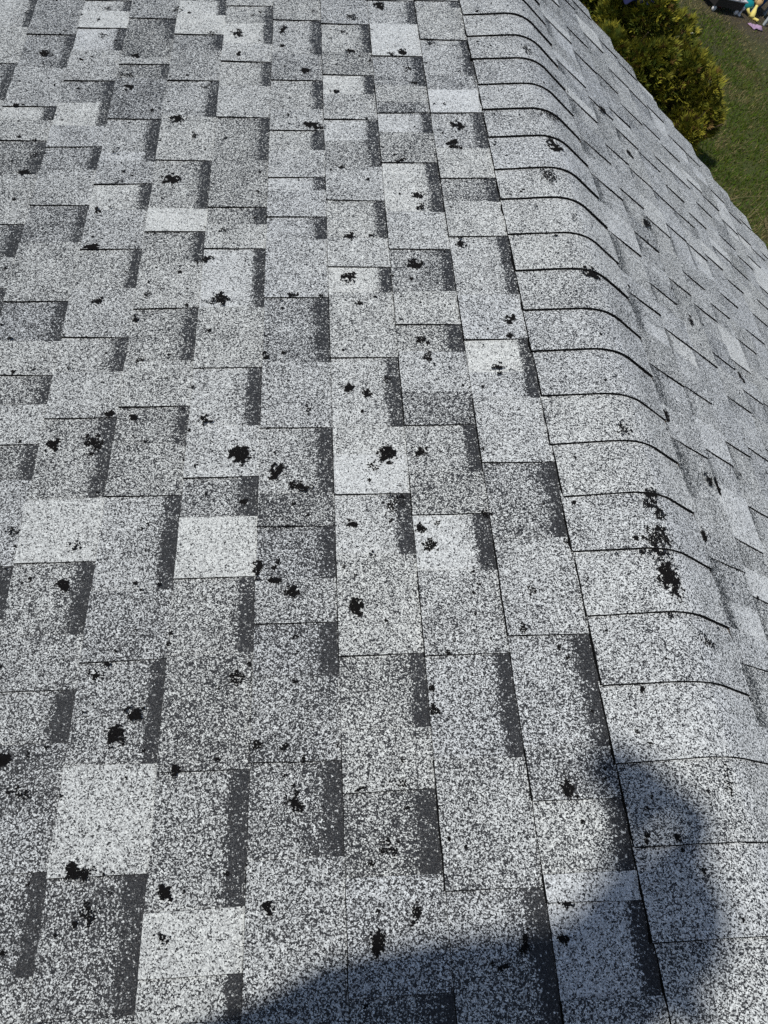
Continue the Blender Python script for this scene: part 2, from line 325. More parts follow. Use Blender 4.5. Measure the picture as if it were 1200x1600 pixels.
def make_cap(u_butt, length, idx, rng):
    V = []; F = []; FM = []; COL = []
    wl = -WL - .001 + rng.uniform(-.002, .003); wr = WR + rng.uniform(-.004, .004)
    ws = [wl, wl + .012] + [wl + (wr - wl) * t for t in (.14, .22, .3, .37)] + [-.045, -.034, -.024, -.015, -.007, 0, .007, .015, .024, .034, .045, .06, .08, .1, .12, wr - .004, wr]
    ws = sorted(ws); nw = len(ws)
    us = [0, .004, .02, .045, .07, .1, length + .012]
    sk = rng.uniform(-.003, .003); f = rng.choice([.62, .64, .66, .68, .6]); tint = rng.uniform(.2, .8); ph = rng.uniform(0, 50)
    lift = rng.uniform(0, .0012)
    for i, du in enumerate(us):
        t = 1 - min(1, du / length)
        for j, ww in enumerate(ws):
            side_sag = .0014 * (max(0, (abs(ww) - .05)) / .1)     # leans down to the shingles at its borders
            h = .0022 * t + lift * t - side_sag + .0007 * noise.noise(Vector((ww * 14, u_butt + du * 14, ph)))
            if du > length * .98: h -= .004
            (x, z), nrm = cap_prof(ww, h)
            u = u_butt + du + sk * ww / .15 + .0007 * noise.noise(Vector((ww * 60, ph, 0)))
            if j in (0, nw - 1): x += .0012 * noise.noise(Vector((u * 40, ph, 2)))
            V.append((x, u, z))
    for i in range(len(us) - 1):
        for j in range(nw - 1):
            a = i * nw + j
            F.append((a, a + 1, a + nw + 1, a + nw)); FM.append(0)
            for jj in (j, j + 1, j + 1, j):
                t_ = tint + (.4 if ws[jj] > .01 else 0)
                COL.append((f, min(1, t_), 0, 1))
    def skirt(ids, depth, flip, dx=0, dy=0):
        b0 = len(V)
        for x in ids:
            v = V[x]; r_ = Vector((v[0], 0, v[2] + .25)).normalized(); wv = .6 + .9 * abs(noise.noise(Vector((v[0] * 50, v[1] * 50, ph)))) * 2; V.append((v[0] - r_.x * depth + dx * wv, v[1] + dy * wv, v[2] - r_.z * depth - abs(dx) * wv * .37))
        for t in range(len(ids) - 1):
            q = (ids[t], ids[t + 1], b0 + t + 1, b0 + t); q = q[::-1] if flip else q
            F.append(q); FM.append(1); COL.extend([(.1, 0, 0, 1)] * 4)
    skirt(list(range(nw)), .0052, True, 0, -.0012)
    skirt([i * nw for i in range(len(us))], .0085, False, -.0042)
    skirt([i * nw + nw - 1 for i in range(len(us))], .0065, True)
    o = link_mesh('ridge_cap', V, F, [M_GR, M_EDGE], roof, FM, False, COL)
    return o
cap_us = [c / 1000 for c in CAPS]
while cap_us[0] < 3.3: cap_us.insert(0, cap_us[0] + .1225)
while cap_us[-1] > -2.0: cap_us.append(cap_us[-1] - .1225)
caps = []
for i in range(1, len(cap_us)):
    caps.append((cap_us[i], cap_us[i - 1] - cap_us[i], make_cap(cap_us[i], cap_us[i - 1] - cap_us[i], i, rng)))

# bare patches: scars where the granules are gone, cell by cell
def surface(sgn_s, u):
    s = abs(sgn_s); side = -1 if sgn_s < 0 else 1
    if (side < 0 and s < WL) or (side > 0 and s < WR - .004):
        for (ub, ln, o) in caps:
            if ub <= u <= ub + ln:
                t = 1 - (u - ub) / ln
                rf = .13; d = rf * math.tan(PITCH); half = rf * PITCH
                w_ = side * max(0, (s - d + half)) if s > d else side * s * half / d
                h = .0022 * t + .0014 - .0014 * max(0, abs(w_) - .05) / .1
                (x, z), nn = cap_prof(w_, h + .0016)
                return Vector((x, u, z)), Vector((nn[0], 0, nn[1])), o
    k = int(math.floor((s - S1) / EXP)) + 2
    k = max(1, k)
    typ = 'T'
    if side < 0:
        prev = 9
        for (u1, t_, f) in near_seg[k]:
            if u <= prev and u > u1: typ = 'R' if t_ == 'R' else 'T'; break
            prev = u1
    if side < 0 and typ == 'R':      # a scar that crosses a tooth's edge lies on the tooth
        if any(abs(u - x[0]) < .012 for x in near_seg[k]): typ = 'T'
    h = course_h(k, s, typ) + .0022
    return Vector(P(side, s, u, h)), Vector((side * SP, 0, CP)), (near_course if side < 0 else far_course)[k]
def patch_mesh(V, F, FM, s0, u0, rs, ru, dens, rng):
    c = .0021; ph = rng.uniform(0, 99); owner = None
    s0 /= 1000; u0 /= 1000; rs = rs / 1000 * 1.2; ru = ru / 1000 * 1.2; bigm = rs * ru > .00008 and dens > .72
    ang = rng.uniform(-.5, .5); e = 1.5
    n1 = int(rs * e / c) + 1; n2 = int(ru * e / c) + 1
    _, _, owner = surface(s0, u0)
    for i in range(-n1, n1 + 1):
        for j in range(-n2, n2 + 1):
            x = (i + (.5 if j % 2 else 0)) * c; y = j * c * .87
            xr, yr = x * math.cos(ang) - y * math.sin(ang), x * math.sin(ang) + y * math.cos(ang)
            r = math.hypot(xr / rs, yr / ru)
            if r > e: continue
            nz = noise.noise(Vector((x * 110 + ph, y * 110, ph))) * 1.35 + noise.noise(Vector((x * 300 + ph, y * 300, 1.7))) * .5
            lim = (.74 + .32 * (dens - .6)) + nz * (1.25 - .55 * dens)
            inside = r < lim
            if dens < .62 and inside and rng.random() < .5: inside = False
            if bigm and r < .42 and nz > -.3: inside = True
            elif dens < .85 and inside and rng.random() < .85 - dens + .1: inside = False
            if not inside and r < lim + .25 and rng.random() < .18: inside = True
            if not inside: continue
            s = s0 + x + rng.uniform(-.0005, .0005); u = u0 + y + rng.uniform(-.0005, .0005)
            p, nn, _o = surface(s, u)
            t1 = Vector((0, 1, 0)); t2 = nn.cross(t1)
            b = len(V); rr = c * rng.uniform(.55, .82); m = 6; a0 = rng.uniform(0, 1)
            V.append(tuple(p + nn * rng.uniform(.0001, .0006)))
            for q in range(m):
                a = a0 + q * math.pi * 2 / m; r2 = rr * rng.uniform(.85, 1.15)
                V.append(tuple(p + t1 * math.cos(a) * r2 + t2 * math.sin(a) * r2 - nn * .0007))
            for q in range(m):
                F.append((b, b + 1 + (q + 1) % m, b + 1 + q)); FM.append(0)
    return owner
order = sorted(range(len(MARKS)), key=lambda i: -MARKS[i][2] * MARKS[i][3] * MARKS[i][4])
rng2 = random.Random(5)
big = order[:98]; small = order[98:]
for i in big:
    if MARKS[i][0] > 120: MARKS[i] = (MARKS[i][0], MARKS[i][1], MARKS[i][2] * .55, MARKS[i][3] * .6, MARKS[i][4])
    V = []; F = []; FM = []
    ow = patch_mesh(V, F, FM, *MARKS[i], rng2)
    if F: link_mesh('bare_patch', V, F, [M_BARE], ow, FM)
V = []; F = []; FM = []
for i in small: patch_mesh(V, F, FM, *MARKS[i], rng2)
for _ in range(900):   # lone missing granules and pinholes all over
    s = -rng2.uniform(20, 1700); u = rng2.uniform(-100, 2700)
    if rng2.random() < .2: s = -s * .6
    r_ = rng2.uniform(1.2, 3.6)
    patch_mesh(V, F, FM, s, u, r_, r_ * rng2.uniform(.6, 1.4), rng2.uniform(.5, .9), rng2)
o = link_mesh('bare_patch', V, F, [M_BARE], roof, FM); o['kind'] = 'stuff'

# deck, verge trim and walls under the roof
M_WOOD = plain('roof_deck', (.30, .22, .14), .8, .3, 12)
M_TRIM = plain('white_trim', (.72, .71, .66), .5, .08, 9)
M_SIDE = plain('pale_siding', (.62, .60, .54), .7, .08, 6)
def prism(pts, off, name, mat):
    """closed slab from a 3D outline and an offset"""
    n = len(pts); off = Vector(off); V = [Vector(p) for p in pts] + [Vector(p) + off for p in pts]
    F = [tuple(range(n)), tuple(range(2 * n - 1, n - 1, -1))] + [(i, i + n, (i + 1) % n + n, (i + 1) % n) for i in range(n)]
    bm = bmesh.new(); vs = [bm.verts.new(v) for v in V]
    for f in F: bm.faces.new([vs[i] for i in f])
    bmesh.ops.recalc_face_normals(bm, faces=bm.faces[:])
    return bm_obj(name, bm, mat, roof)
SE = S1 + EXP * (NCOURSE - 1) - .02
for side in (-1, 1):
    nn = Vector((side * SP, 0, CP))
    ss = [0.01, .53, .98, 1.29, 1.64, 1.85, SE]
    e = [(s, (U_GABLE if side < 0 else edge_far(s)) - .03) for s in ss]
    pts = [P(side, s, u, -.004) for s, u in e] + [P(side, SE, -2.19, -.004), P(side, .01, -2.19, -.004)]
    prism(pts, -nn * .016, 'roof_deck', M_WOOD)
    for (s0, u0), (s1, u1) in zip(e, e[1:]):
        pass
    pts = [P(side, s, u + .004, -.006) for s, u in e] + [P(side, s, u + .026, -.006) for s, u in reversed(e)]
    prism(pts, (0, 0, -.14), 'verge_board', M_TRIM)
    prism([P(side, SE + .004, -2.19, -.006), P(side, SE + .026, -2.19, -.006), P(side, SE + .026, e[-1][1], -.006), P(side, SE + .004, e[-1][1], -.006)], (0, 0, -.14), 'eave_board', M_TRIM)
    sw = SE - .45
    xw = side * sw * CP; zt = -sw * SP - .03
    uw = (U_GABLE if side < 0 else edge_far(sw)) - .3
    prism([(xw, -2.0, zt), (xw, uw, zt), (xw, uw, -3.9), (xw, -2.0, -3.9)], (-side * .12, 0, 0), 'side_wall', M_SIDE)
    prism([(side * .0 + side * .001, U_GABLE - .35, -.04), (xw - side * .13, uw, zt - .0), (xw - side * .13, uw, -3.9), (side * .001, U_GABLE - .35, -3.9)], (0, -.12, 0), 'gable_wall', M_SIDE)
    prism([(side * .001, -2.0, -.04), (xw - side * .13, -2.0, zt), (xw - side * .13, -2.0, -3.9), (side * .001, -2.0, -3.9)], (0, .12, 0), 'gable_wall', M_SIDE)
# ------------------------------------------------------------------ the yard
GZ = -3.9
def ground_mat():
    m, n, b = new_mat('lawn_soil'); N = n.nodes.new; L = n.links.new
    tc = N('ShaderNodeTexCoord')
    n1 = N('ShaderNodeTexNoise'); n1.inputs['Scale'].default_value = .55; n1.inputs['Detail'].default_value = 5
    n2 = N('ShaderNodeTexNoise'); n2.inputs['Scale'].default_value = 18; n2.inputs['Detail'].default_value = 8; n2.inputs['Roughness'].default_value = .75
    L(tc.outputs['Object'], n1.inputs[0]); L(tc.outputs['Object'], n2.inputs[0])
    r1 = N('ShaderNodeValToRGB'); e = r1.color_ramp.elements; e[0].position = .35; e[0].color = (.045, .066, .010, 1); e[1].position = .68; e[1].color = (.095, .102, .020, 1)
    L(n2.outputs['Fac'], r1.inputs[0])
    r2 = N('ShaderNodeValToRGB'); e = r2.color_ramp.elements; e[0].position = .3; e[0].color = (.040, .030, .018, 1); e[1].position = .75; e[1].color = (.115, .088, .055, 1)
    L(n2.outputs['Fac'], r2.inputs[0])
    # bare earth strip along the line of toys (world y - .55 x)
    sx = N('ShaderNodeSeparateXYZ'); L(tc.outputs['Object'], sx.inputs[0])
    ma = N('ShaderNodeMath'); ma.operation = 'MULTIPLY_ADD'; ma.inputs[1].default_value = .05; L(sx.outputs['X'], ma.inputs[0]); L(sx.outputs['Y'], ma.inputs[2])
    ad = N('ShaderNodeMath'); ad.operation = 'MULTIPLY_ADD'; ad.inputs[1].default_value = 4.0; L(n1.outputs['Fac'], ad.inputs[0]); L(ma.outputs[0], ad.inputs[2])
    mr = N('ShaderNodeMapRange'); mr.inputs['From Min'].default_value = 16.2; mr.inputs['From Max'].default_value = 18.6; L(ad.outputs[0], mr.inputs['Value'])
    m2 = N('ShaderNodeMapRange'); m2.inputs['From Min'].default_value = 23.0; m2.inputs['From Max'].default_value = 21.0; L(ad.outputs[0], m2.inputs['Value'])
    mm = N('ShaderNodeMath'); mm.operation = 'MULTIPLY'; L(mr.outputs[0], mm.inputs[0]); L(m2.outputs[0], mm.inputs[1])
    mx = N('ShaderNodeMix'); mx.data_type = 'RGBA'; L(mm.outputs[0], mx.inputs[0]); L(r1.outputs[0], mx.inputs[6]); L(r2.outputs[0], mx.inputs[7])
    L(mx.outputs[2], b.inputs['Base Color']); b.inputs['Roughness'].default_value = .95
    bp = N('ShaderNodeBump'); bp.inputs['Distance'].default_value = .03; L(n2.outputs['Fac'], bp.inputs['Height']); L(bp.outputs[0], b.inputs['Normal'])
    return m
bm = bmesh.new(); S = 900
xs = [-S, -60, -20, 0, 4, 6, 8, 10, 12, 14, 20, 60, S]; ys = [-S, -60, -20, 0, 6, 8, 10, 12, 14, 16, 18, 22, 60, S]
g = [[bm.verts.new((x, y, GZ)) for y in ys] for x in xs]
for i in range(len(xs) - 1):
    for j in range(len(ys) - 1): bm.faces.new((g[i][j], g[i + 1][j], g[i + 1][j + 1], g[i][j + 1]))
struct(bm_obj('ground', bm, ground_mat()))

def attr_mat(name, rough=.7, trans=.0, spec=.3):
    m, n, b = new_mat(name)
    at = n.nodes.new('ShaderNodeVertexColor'); at.layer_name = 'tone'
    n.links.new(at.outputs['Color'], b.inputs['Base Color']); b.inputs['Roughness'].default_value = rough
    b.inputs['Specular IOR Level'].default_value = spec
    if trans:
        tr = n.nodes.new('ShaderNodeBsdfTranslucent'); n.links.new(at.outputs['Color'], tr.inputs['Color'])
        mx = n.nodes.new('ShaderNodeMixShader'); mx.inputs[0].default_value = trans
        n.links.new(b.outputs[0], mx.inputs[1]); n.links.new(tr.outputs[0], mx.inputs[2]); n.links.new(mx.outputs[0], n.nodes['Material Output'].inputs[0])
    return m
M_BLADE = attr_mat('grass_blades', .8, .3, .1)
M_LEAF = attr_mat('scale_leaves', .65, .2)
# grass: blades over the strip of lawn the picture shows and a little round it
rg = np.random.default_rng(3)
n = 210000
gx = rg.uniform(3.6, 15, n); gy = rg.uniform(6.0, 20, n)
keep = (gy > 4.5 + .35 * gx) & (gy < 9.5 + .9 * gx)
gx, gy = gx[keep], gy[keep]; n = len(gx)
soil = np.array([noise.noise(Vector((x * .55, y * .55, 1))) for x, y in zip(gx, gy)])
bare = np.clip((gy + .05 * gx + soil * 1.6 - 14.6) / 1.6, 0, 1)
dry = np.array([noise.noise(Vector((x * 1.3, y * 1.3, 9))) for x, y in zip(gx, gy)])
k2 = rg.random(n) > bare * .72 + .5 * np.clip(-dry * 2 - .3, 0, 1)
gx, gy, bare, dry = gx[k2], gy[k2], bare[k2], dry[k2]; n = len(gx)
ang = rg.uniform(0, 2 * np.pi, n); ln = rg.uniform(.035, .10, n) * (1 - .45 * bare); wd = rg.uniform(.004, .009, n); lean = rg.uniform(.2, 1.3, n)
V = np.zeros((n, 3, 3)); dx, dy = np.cos(ang), np.sin(ang)
V[:, 0] = np.stack([gx - dy * wd, gy + dx * wd, np.full(n, GZ + .001)], 1); V[:, 1] = np.stack([gx + dy * wd, gy - dx * wd, np.full(n, GZ + .001)], 1)
V[:, 2] = np.stack([gx + dx * ln * np.sin(lean), gy + dy * ln * np.sin(lean), GZ + ln * np.cos(lean) + .004], 1)
strawp = .14 + .45 * bare + .55 * np.clip(dry * 2.4, 0, 1)
near_corner = np.clip((9.6 - gy) / 1.5, 0, 1) * .5
isdry = rg.random(n) < strawp + near_corner
colg = np.array([.086, .132, .014])[None] * rg.uniform(.5, 1.5, (n, 1)) * (1 + rg.uniform(-.2, .2, (n, 3)))
cols_ = np.array([.26, .22, .10])[None] * rg.uniform(.35, 1.4, (n, 1))
col = np.where(isdry[:, None], cols_, colg)
col4 = np.concatenate([col, np.ones((n, 1))], 1)
gr = link_mesh('grass', V.reshape(-1, 3).tolist(), [(3 * i, 3 * i + 1, 3 * i + 2) for i in range(n)], M_BLADE, cols=np.repeat(col4, 3, 0), colname='tone')
gr['kind'] = 'stuff'; tag(gr, 'green lawn grass mixed with dry straw coloured blades beside the shrubs', 'grass')
# long dry stalks
def stalks(name, label, base, n_, len_, spread, seed, dirv=None):
    rr = random.Random(seed); bm = bmesh.new()
    for _ in range(n_):
        b = Vector(base) + Vector((rr.uniform(-spread, spread), rr.uniform(-spread, spread), 0))
        d = Vector(dirv) if dirv else Vector((rr.uniform(-1, 1), rr.uniform(-1, 1), rr.uniform(.4, 1.4)))
        d = d.normalized(); L_ = len_ * rr.uniform(.6, 1.1); sag = rr.uniform(.1, .35)
        tube(bm, [b + d * L_ * t - Vector((0, 0, sag * L_ * t * t)) + Vector((0, 0, .0)) if (b + d * L_ * t).z - sag * L_ * t * t > GZ else Vector(((b + d * L_ * t).x, (b + d * L_ * t).y, GZ + .01)) for t in (0, .25, .5, .75, 1)], [.004, .0035, .003, .0022, .001], 4)
    o = bm_obj(name, bm, M_STRAW); return tag(o, label, 'grass')
M_STRAW = plain('dry_straw', (.24, .19, .10), .8, .4, 10)
stalks('dry_grass_tuft', 'tangled tuft of pale dry straw at the right edge beside the roof verge', (7.62, 8.85, GZ), 150, .22, .24, 3)
stalks('dry_stalk', 'long straw stalk leaning over the lawn toward the right', (6.75, 9.25, GZ + .05), 1, 1.05, .01, 4, (.95, .25, .32))
stalks('dry_stalk', 'short steep straw stalk standing close above the dry straw tuft', (7.15, 9.05, GZ), 2, .5, .05, 8, (.4, .4, .6))

# shrubs: golden thuja, sprays of scale leaves on limbs
def shrub(cx, cy, rx, ry, hgt, label, seed, nspray, gold=.5, lobes=9, leanv=(0, 0)):
    rr = np.random.default_rng(seed)
    t = thing('golden_thuja', label, 'shrub', (cx, cy, GZ), 'golden thuja shrubs by the lawn')
    bmw = bmesh.new()
    tube(bmw, [(cx, cy, GZ - .05), (cx + .02, cy, GZ + hgt * .3), (cx, cy + .03, GZ + hgt * .75)], [.05, .04, .015], 7)
    for q in range(9):
        a = q * 2.4; z0 = GZ + hgt * (.08 + .05 * q)
        tube(bmw, [(cx, cy, z0), (cx + math.cos(a) * rx * .45, cy + math.sin(a) * ry * .45, z0 + hgt * .18), (cx + math.cos(a) * rx * .75, cy + math.sin(a) * ry * .75, z0 + hgt * .4)], [.022, .014, .006], 5)
    bm_obj('trunk', bmw, M_BARK, t)
    # lobe centres: plumes around and on top
    LC = []
    for q in range(lobes):
        a = rr.uniform(0, 2 * np.pi); zz = rr.uniform(.15, .9); rad = (1 - zz ** 2.4) ** .5 * rr.uniform(.55, .8)
        LC.append((np.cos(a) * rad, np.sin(a) * rad, zz, rr.uniform(.26, .42)))
    LC.append((0, 0, .68, .42)); LC.append((0, 0, .35, .6))
    P_, D_, S_ = [], [], []
    while len(P_) < nspray:
        c = LC[rr.integers(len(LC))]
        d = rr.normal(size=3); d /= np.linalg.norm(d); r = c[3] * (rr.random() ** .22)
        p = np.array([c[0] + d[0] * r, c[1] + d[1] * r, c[2] + d[2] * r * .75])
        if p[2] < .04: continue
        P_.append(p); D_.append(d * .75 + np.array([p[0], p[1], .0]) * .5 + np.array([0, 0, .55])); S_.append(r / c[3])
    P_ = np.array(P_); D_ = np.array(D_); S_ = np.array(S_)
    P_ = P_ * np.array([rx, ry, hgt]) + np.array([cx, cy, GZ])
    P_[:, 0] += leanv[0] * (P_[:, 2] - GZ); P_[:, 1] += leanv[1] * (P_[:, 2] - GZ)
    D_ /= np.linalg.norm(D_, axis=1)[:, None]
    nL = 7
    V = []; COL = []; cnt = 0
    for p, d, sdep in zip(P_, D_, S_):
        side = np.cross(d, rr.normal(size=3)); side /= np.linalg.norm(side) + 1e-9
        up = np.cross(side, d)
        size = rr.uniform(.06, .14)
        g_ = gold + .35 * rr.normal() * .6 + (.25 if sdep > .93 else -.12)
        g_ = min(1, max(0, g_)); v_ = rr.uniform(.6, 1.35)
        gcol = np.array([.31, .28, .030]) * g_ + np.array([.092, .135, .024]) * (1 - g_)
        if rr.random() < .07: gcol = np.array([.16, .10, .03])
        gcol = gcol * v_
        for q in range(nL):
            tq = q / (nL - 1); off = (tq - .5) * 1.5
            b = p + d * size * .45 * (1 - abs(off)) * rr.uniform(.2, 1) 
            dd = d * np.cos(off) + side * np.sin(off) + up * rr.uniform(-.25, .25)
            dd /= np.linalg.norm(dd)
            ll = size * rr.uniform(.5, .9); w2 = rr.uniform(.006, .011)
            sd2 = np.cross(dd, up); sd2 /= np.linalg.norm(sd2) + 1e-9
            V += [b - sd2 * w2 * .5, b + dd * ll * .5 - sd2 * w2 * 1.2, b + dd * ll, b + dd * ll * .55 + sd2 * w2 * 1.2]
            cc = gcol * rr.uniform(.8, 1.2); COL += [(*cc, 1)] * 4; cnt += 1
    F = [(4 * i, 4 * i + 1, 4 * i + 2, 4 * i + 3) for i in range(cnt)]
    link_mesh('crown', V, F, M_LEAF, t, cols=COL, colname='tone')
    return t
M_BARK = plain('bark', (.10, .07, .045), .9, .3, 30)
shrub(5.0, 10.85, .82, .96, 1.5, 'large golden green thuja shrub right behind the roof verge, its crown wide and ragged', 21, 11500, .42, 14)
shrub(5.54, 10.45, .62, .58, 1.25, 'mid sized olive gold thuja shrub growing between the large one and the small bright one', 24, 5000, .45, 8)
shrub(5.98, 9.98, .46, .44, 1.0, 'small bright golden thuja shrub at the right foot of the large one', 22, 3200, .72, 7)
shrub(4.22, 11.7, .62, .7, 1.4, 'darker olive thuja shrub at the top left of the row, mostly hidden by the roof', 23, 5500, .25, 10)

# a dry pale leaf caught on the big shrub
bm = bmesh.new()
q0 = Vector((5.45, 10.47, -2.60))
q0 = CAM + (RX * ((1077 - 600) / 1203.756) + RY * ((53 - 800) / 1203.756) + RZ).normalized() * 0 + Vector((5.44 - CAM.x, 10.52 - CAM.y, -2.58 - CAM.z))
for a0, tilt in ((0.2, .3), (1.7, .6), (3.1, .2), (4.4, .5)):
    d = Vector((math.cos(a0), math.sin(a0), .5 * tilt)); s_ = d.cross(Vector((0, 0, 1))).normalized()
    a = [bm.verts.new(q0 + x) for x in (Vector((0, 0, 0)), d * .025 + s_ * .016, d * .05, d * .028 - s_ * .016)]
    f1 = bm.faces.new(a)
r_ = bmesh.ops.extrude_face_region(bm, geom=bm.faces[:])
bmesh.ops.translate(bm, verts=[v for v in r_['geom'] if isinstance(v, bmesh.types.BMVert)], vec=(0, 0, .004))
tag(bm_obj('dry_leaf', bm, plain('pale_leaf', (.80, .76, .56), .6, .1)), 'pale cream curled leaf caught on top of the large golden shrub', 'leaf')
# ------------------------------------------------------------------ toys and litter along the bare earth at the far side of the lawn
def pm(n_, c_, r_=.4): return plain(n_, c_, r_, .08, 8, .5)
M_WHT = pm('white_plastic', (.78, .76, .76)); M_DKR = pm('dark_red_plastic', (.22, .02, .03)); M_BLK = pm('black_plastic', (.015, .013, .013), .6)
M_TEAL = pm('teal_plastic', (.01, .26, .27), .25); M_BLUE = pm('blue_plastic', (.02, .09, .30), .4); M_YEL = pm('yellow_cloth', (.80, .68, .20), .8)
M_TAN = pm('tan_cloth', (.55, .36, .16), .85); M_GRY = pm('grey_plastic', (.42, .46, .48)); M_LIL = pm('lilac_cloth', (.42, .28, .42), .85); M_NAVY = pm('navy_cloth', (.006, .010, .055), .9)
# direction along the row as seen: image direction of the crate edge
ax = Vector((.92, .40, 0)).normalized(); ay = Vector((-.40, .92, 0)).normalized()
def loc(o, x, y, z=0): return Vector(o) + ax * x + ay * y + Vector((0, 0, z))
rotz = Matrix((ax, ay, Vector((0, 0, 1)))).transposed()
# toy crate cart: white rim, dark side, red load, white crossbar, castors
o0 = Vector((9.07, 16.26, GZ))
t = thing('toy_cart', 'dark toy cart with white rim, white crossbar and red insides, leftmost of the toys', 'toy cart', o0)
bm = bmesh.new()
for (x, y, dx, dy) in ((0, -.26, .86, .02), (0, .26, .86, .02), (-.42, 0, .02, .5), (.42, 0, .02, .5)): box(bm, loc(o0, x, y, .185), (dx, dy, .15), rotz)
box(bm, loc(o0, 0, 0, .118), (.84, .5, .02), rotz); bm_obj('tray', bm, M_BLK, t)
bm = bmesh.new()
for (x, y, dx, dy) in ((0, -.27, .92, .035), (0, .27, .92, .035), (-.445, 0, .035, .505), (.445, 0, .035, .505)): box(bm, loc(o0, x, y, .275), (dx, dy, .028), rotz)
bm_obj('rim', bm, M_WHT, t, bevel=.005)
bm = bmesh.new(); box(bm, loc(o0, .15, 0, .31), (.06, .6, .035), rotz); bm_obj('crossbar', bm, M_WHT, t, bevel=.006)
bm = bmesh.new()
for x, y, z, s_ in ((-.25, 0, .15, .1), (-.05, .08, .16, .12), (-.12, -.12, .13, .1), (.3, .05, .14, .09)): bmesh.ops.create_icosphere(bm, subdivisions=2, radius=s_, matrix=Matrix.Translation(loc(o0, x, y, z)))
bm_obj('red_load', bm, M_DKR, t, True)
for x in (-.36, .36):
    for y in (-.24, .24):
        bm = bmesh.new(); lathe(bm, [(.01, -.02), (.05, -.018), (.055, 0), (.05, .018), (.01, .02)], loc(o0, x, y, .055), 14, ay); bm_obj('wheel', bm, M_WHT, t, True)
# white knob post at the cart's corner
o1 = Vector((9.63, 16.26, GZ))
bm = bmesh.new(); lathe(bm, [(.045, 0), (.05, .02), (.028, .04), (.025, .11), (.045, .13), (.04, .165), (.015, .175)], o1, 14)
tag(bm_obj('plastic_peg', bm, M_WHT, None, True), 'small white plastic peg standing on the soil at the corner of the toy cart', 'peg')
# teal watering can
o2 = Vector((9.81, 16.56, GZ))
t = thing('watering_can', 'glossy teal watering can lying between the toy cart and the blue tub', 'watering can', o2)
bm = bmesh.new(); dv = (ax * .7 - ay * .35 + Vector((0, 0, .25))).normalized()
lathe(bm, [(.03, -.17), (.085, -.15), (.105, -.06), (.10, .06), (.075, .15), (.03, .17)], o2 + Vector((0, 0, .13)), 18, dv); bm_obj('body', bm, M_TEAL, t, True)
bm = bmesh.new(); c0 = o2 + Vector((0, 0, .13)); tube(bm, [c0 - dv * .12, c0 - dv * .22 + Vector((0, 0, .08)), c0 - dv * .34 + Vector((0, 0, .18))], [.035, .022, .028], 10); bm_obj('spout', bm, M_TEAL, t, True)
bm = bmesh.new(); pz = dv.cross(ay).normalized(); tube(bm, [c0 + dv * .1 + Vector((0, 0, .07)), c0 + dv * .13 + Vector((0, 0, .19)), c0 - dv * .02 + Vector((0, 0, .2)), c0 - dv * .07 + Vector((0, 0, .09))], .014, 8); bm_obj('handle', bm, M_TEAL, t, True)
# blue tub
o3 = Vector((10.17, 16.96, GZ))
t = thing('storage_tub', 'blue plastic tub standing behind the teal watering can', 'tub', o3)
bm = bmesh.new(); lathe(bm, [(.20, 0), (.27, .34), (.27, .35), (.25, .35), (.19, .02), (.01, .02)], o3, 24); bm_obj('bowl', bm, M_BLUE, t, True)
bm = bmesh.new(); lathe(bm, [(.268, .335), (.295, .34), (.295, .362), (.268, .366)], o3, 24); bm_obj('rim', bm, M_BLUE, t, True)
# plush toy: tan head, yellow body, floppy limbs
o4 = Vector((10.03, 16.46, GZ))
t = thing('plush_toy', 'yellow plush toy with a tan head slumped on the soil before the blue tub', 'plush toy', o4)
up = Vector((0, 0, 1)); lean = (ax * .45 + ay * .55 + up * .7).normalized()
bm = bmesh.new(); lathe(bm, [(.02, -.12), (.06, -.10), (.05, 0), (.03, .09), (.035, .13), (.01, .14)], o4 + up * .10, 12, lean)
tube(bm, [o4 + up * .06 - lean * .05, o4 + up * .07 - ax * .13 + ay * .02, o4 + up * .12 - ax * .17 + ay * .06], [.032, .026, .03], 8)
tube(bm, [o4 + up * .05 - lean * .06, o4 + up * .04 + ax * .02 - ay * .15, o4 + up * .05 - ay * .2], [.032, .026, .03], 8)
bm_obj('body', bm, M_YEL, t, True)
bm = bmesh.new(); hc = o4 + up * .1 + lean * .20; bmesh.ops.create_icosphere(bm, subdivisions=3, radius=.075, matrix=Matrix.Translation(hc) @ Matrix.Diagonal((1.15, 1, .9, 1)))
for sg in (-1, 1): tube(bm, [hc + lean * .05 + ax * .05 * sg, hc + lean * .1 + ax * .09 * sg, hc + ax * .12 * sg - ay * .02], [.02, .026, .01], 8)
bm_obj('head', bm, M_TAN, t, True)
# lilac cloth
def cloth(name, label, c, rx, ry, amp, mat, seed, cat):
    rr = random.Random(seed); nn = 22; V = []; F = []
    for i in range(nn):
        for j in range(nn):
            a, b = i / (nn - 1) * 2 - 1, j / (nn - 1) * 2 - 1
            e = 1 + .35 * noise.noise(Vector((math.atan2(b, a) * 1.3, seed, 0)))
            x, y = a * rx * e, b * ry * e
            z = .012 + amp * (abs(noise.noise(Vector((x * 7 + seed, y * 7, 0)))) * 1.3 + .35 * abs(noise.noise(Vector((x * 19, y * 19 + seed, 4))))) * (1.1 - .8 * max(abs(a), abs(b)) ** 3)
            V.append(tuple(Vector(c) + ax * x + ay * y + Vector((0, 0, z))))
    for i in range(nn - 1):
        for j in range(nn - 1): k = i * nn + j; F.append((k, k + nn, k + nn + 1, k + 1))
    o = link_mesh(name, V, F, mat, None, None, True)
    md = o.modifiers.new('thickness', 'SOLIDIFY'); md.thickness = .006
    return tag(o, label, cat)
cloth('cloth_scrap', 'crumpled lilac cloth scrap lying on the soil below the yellow plush toy', (9.98, 16.02, GZ), .16, .10, .07, M_LIL, 3, 'cloth')
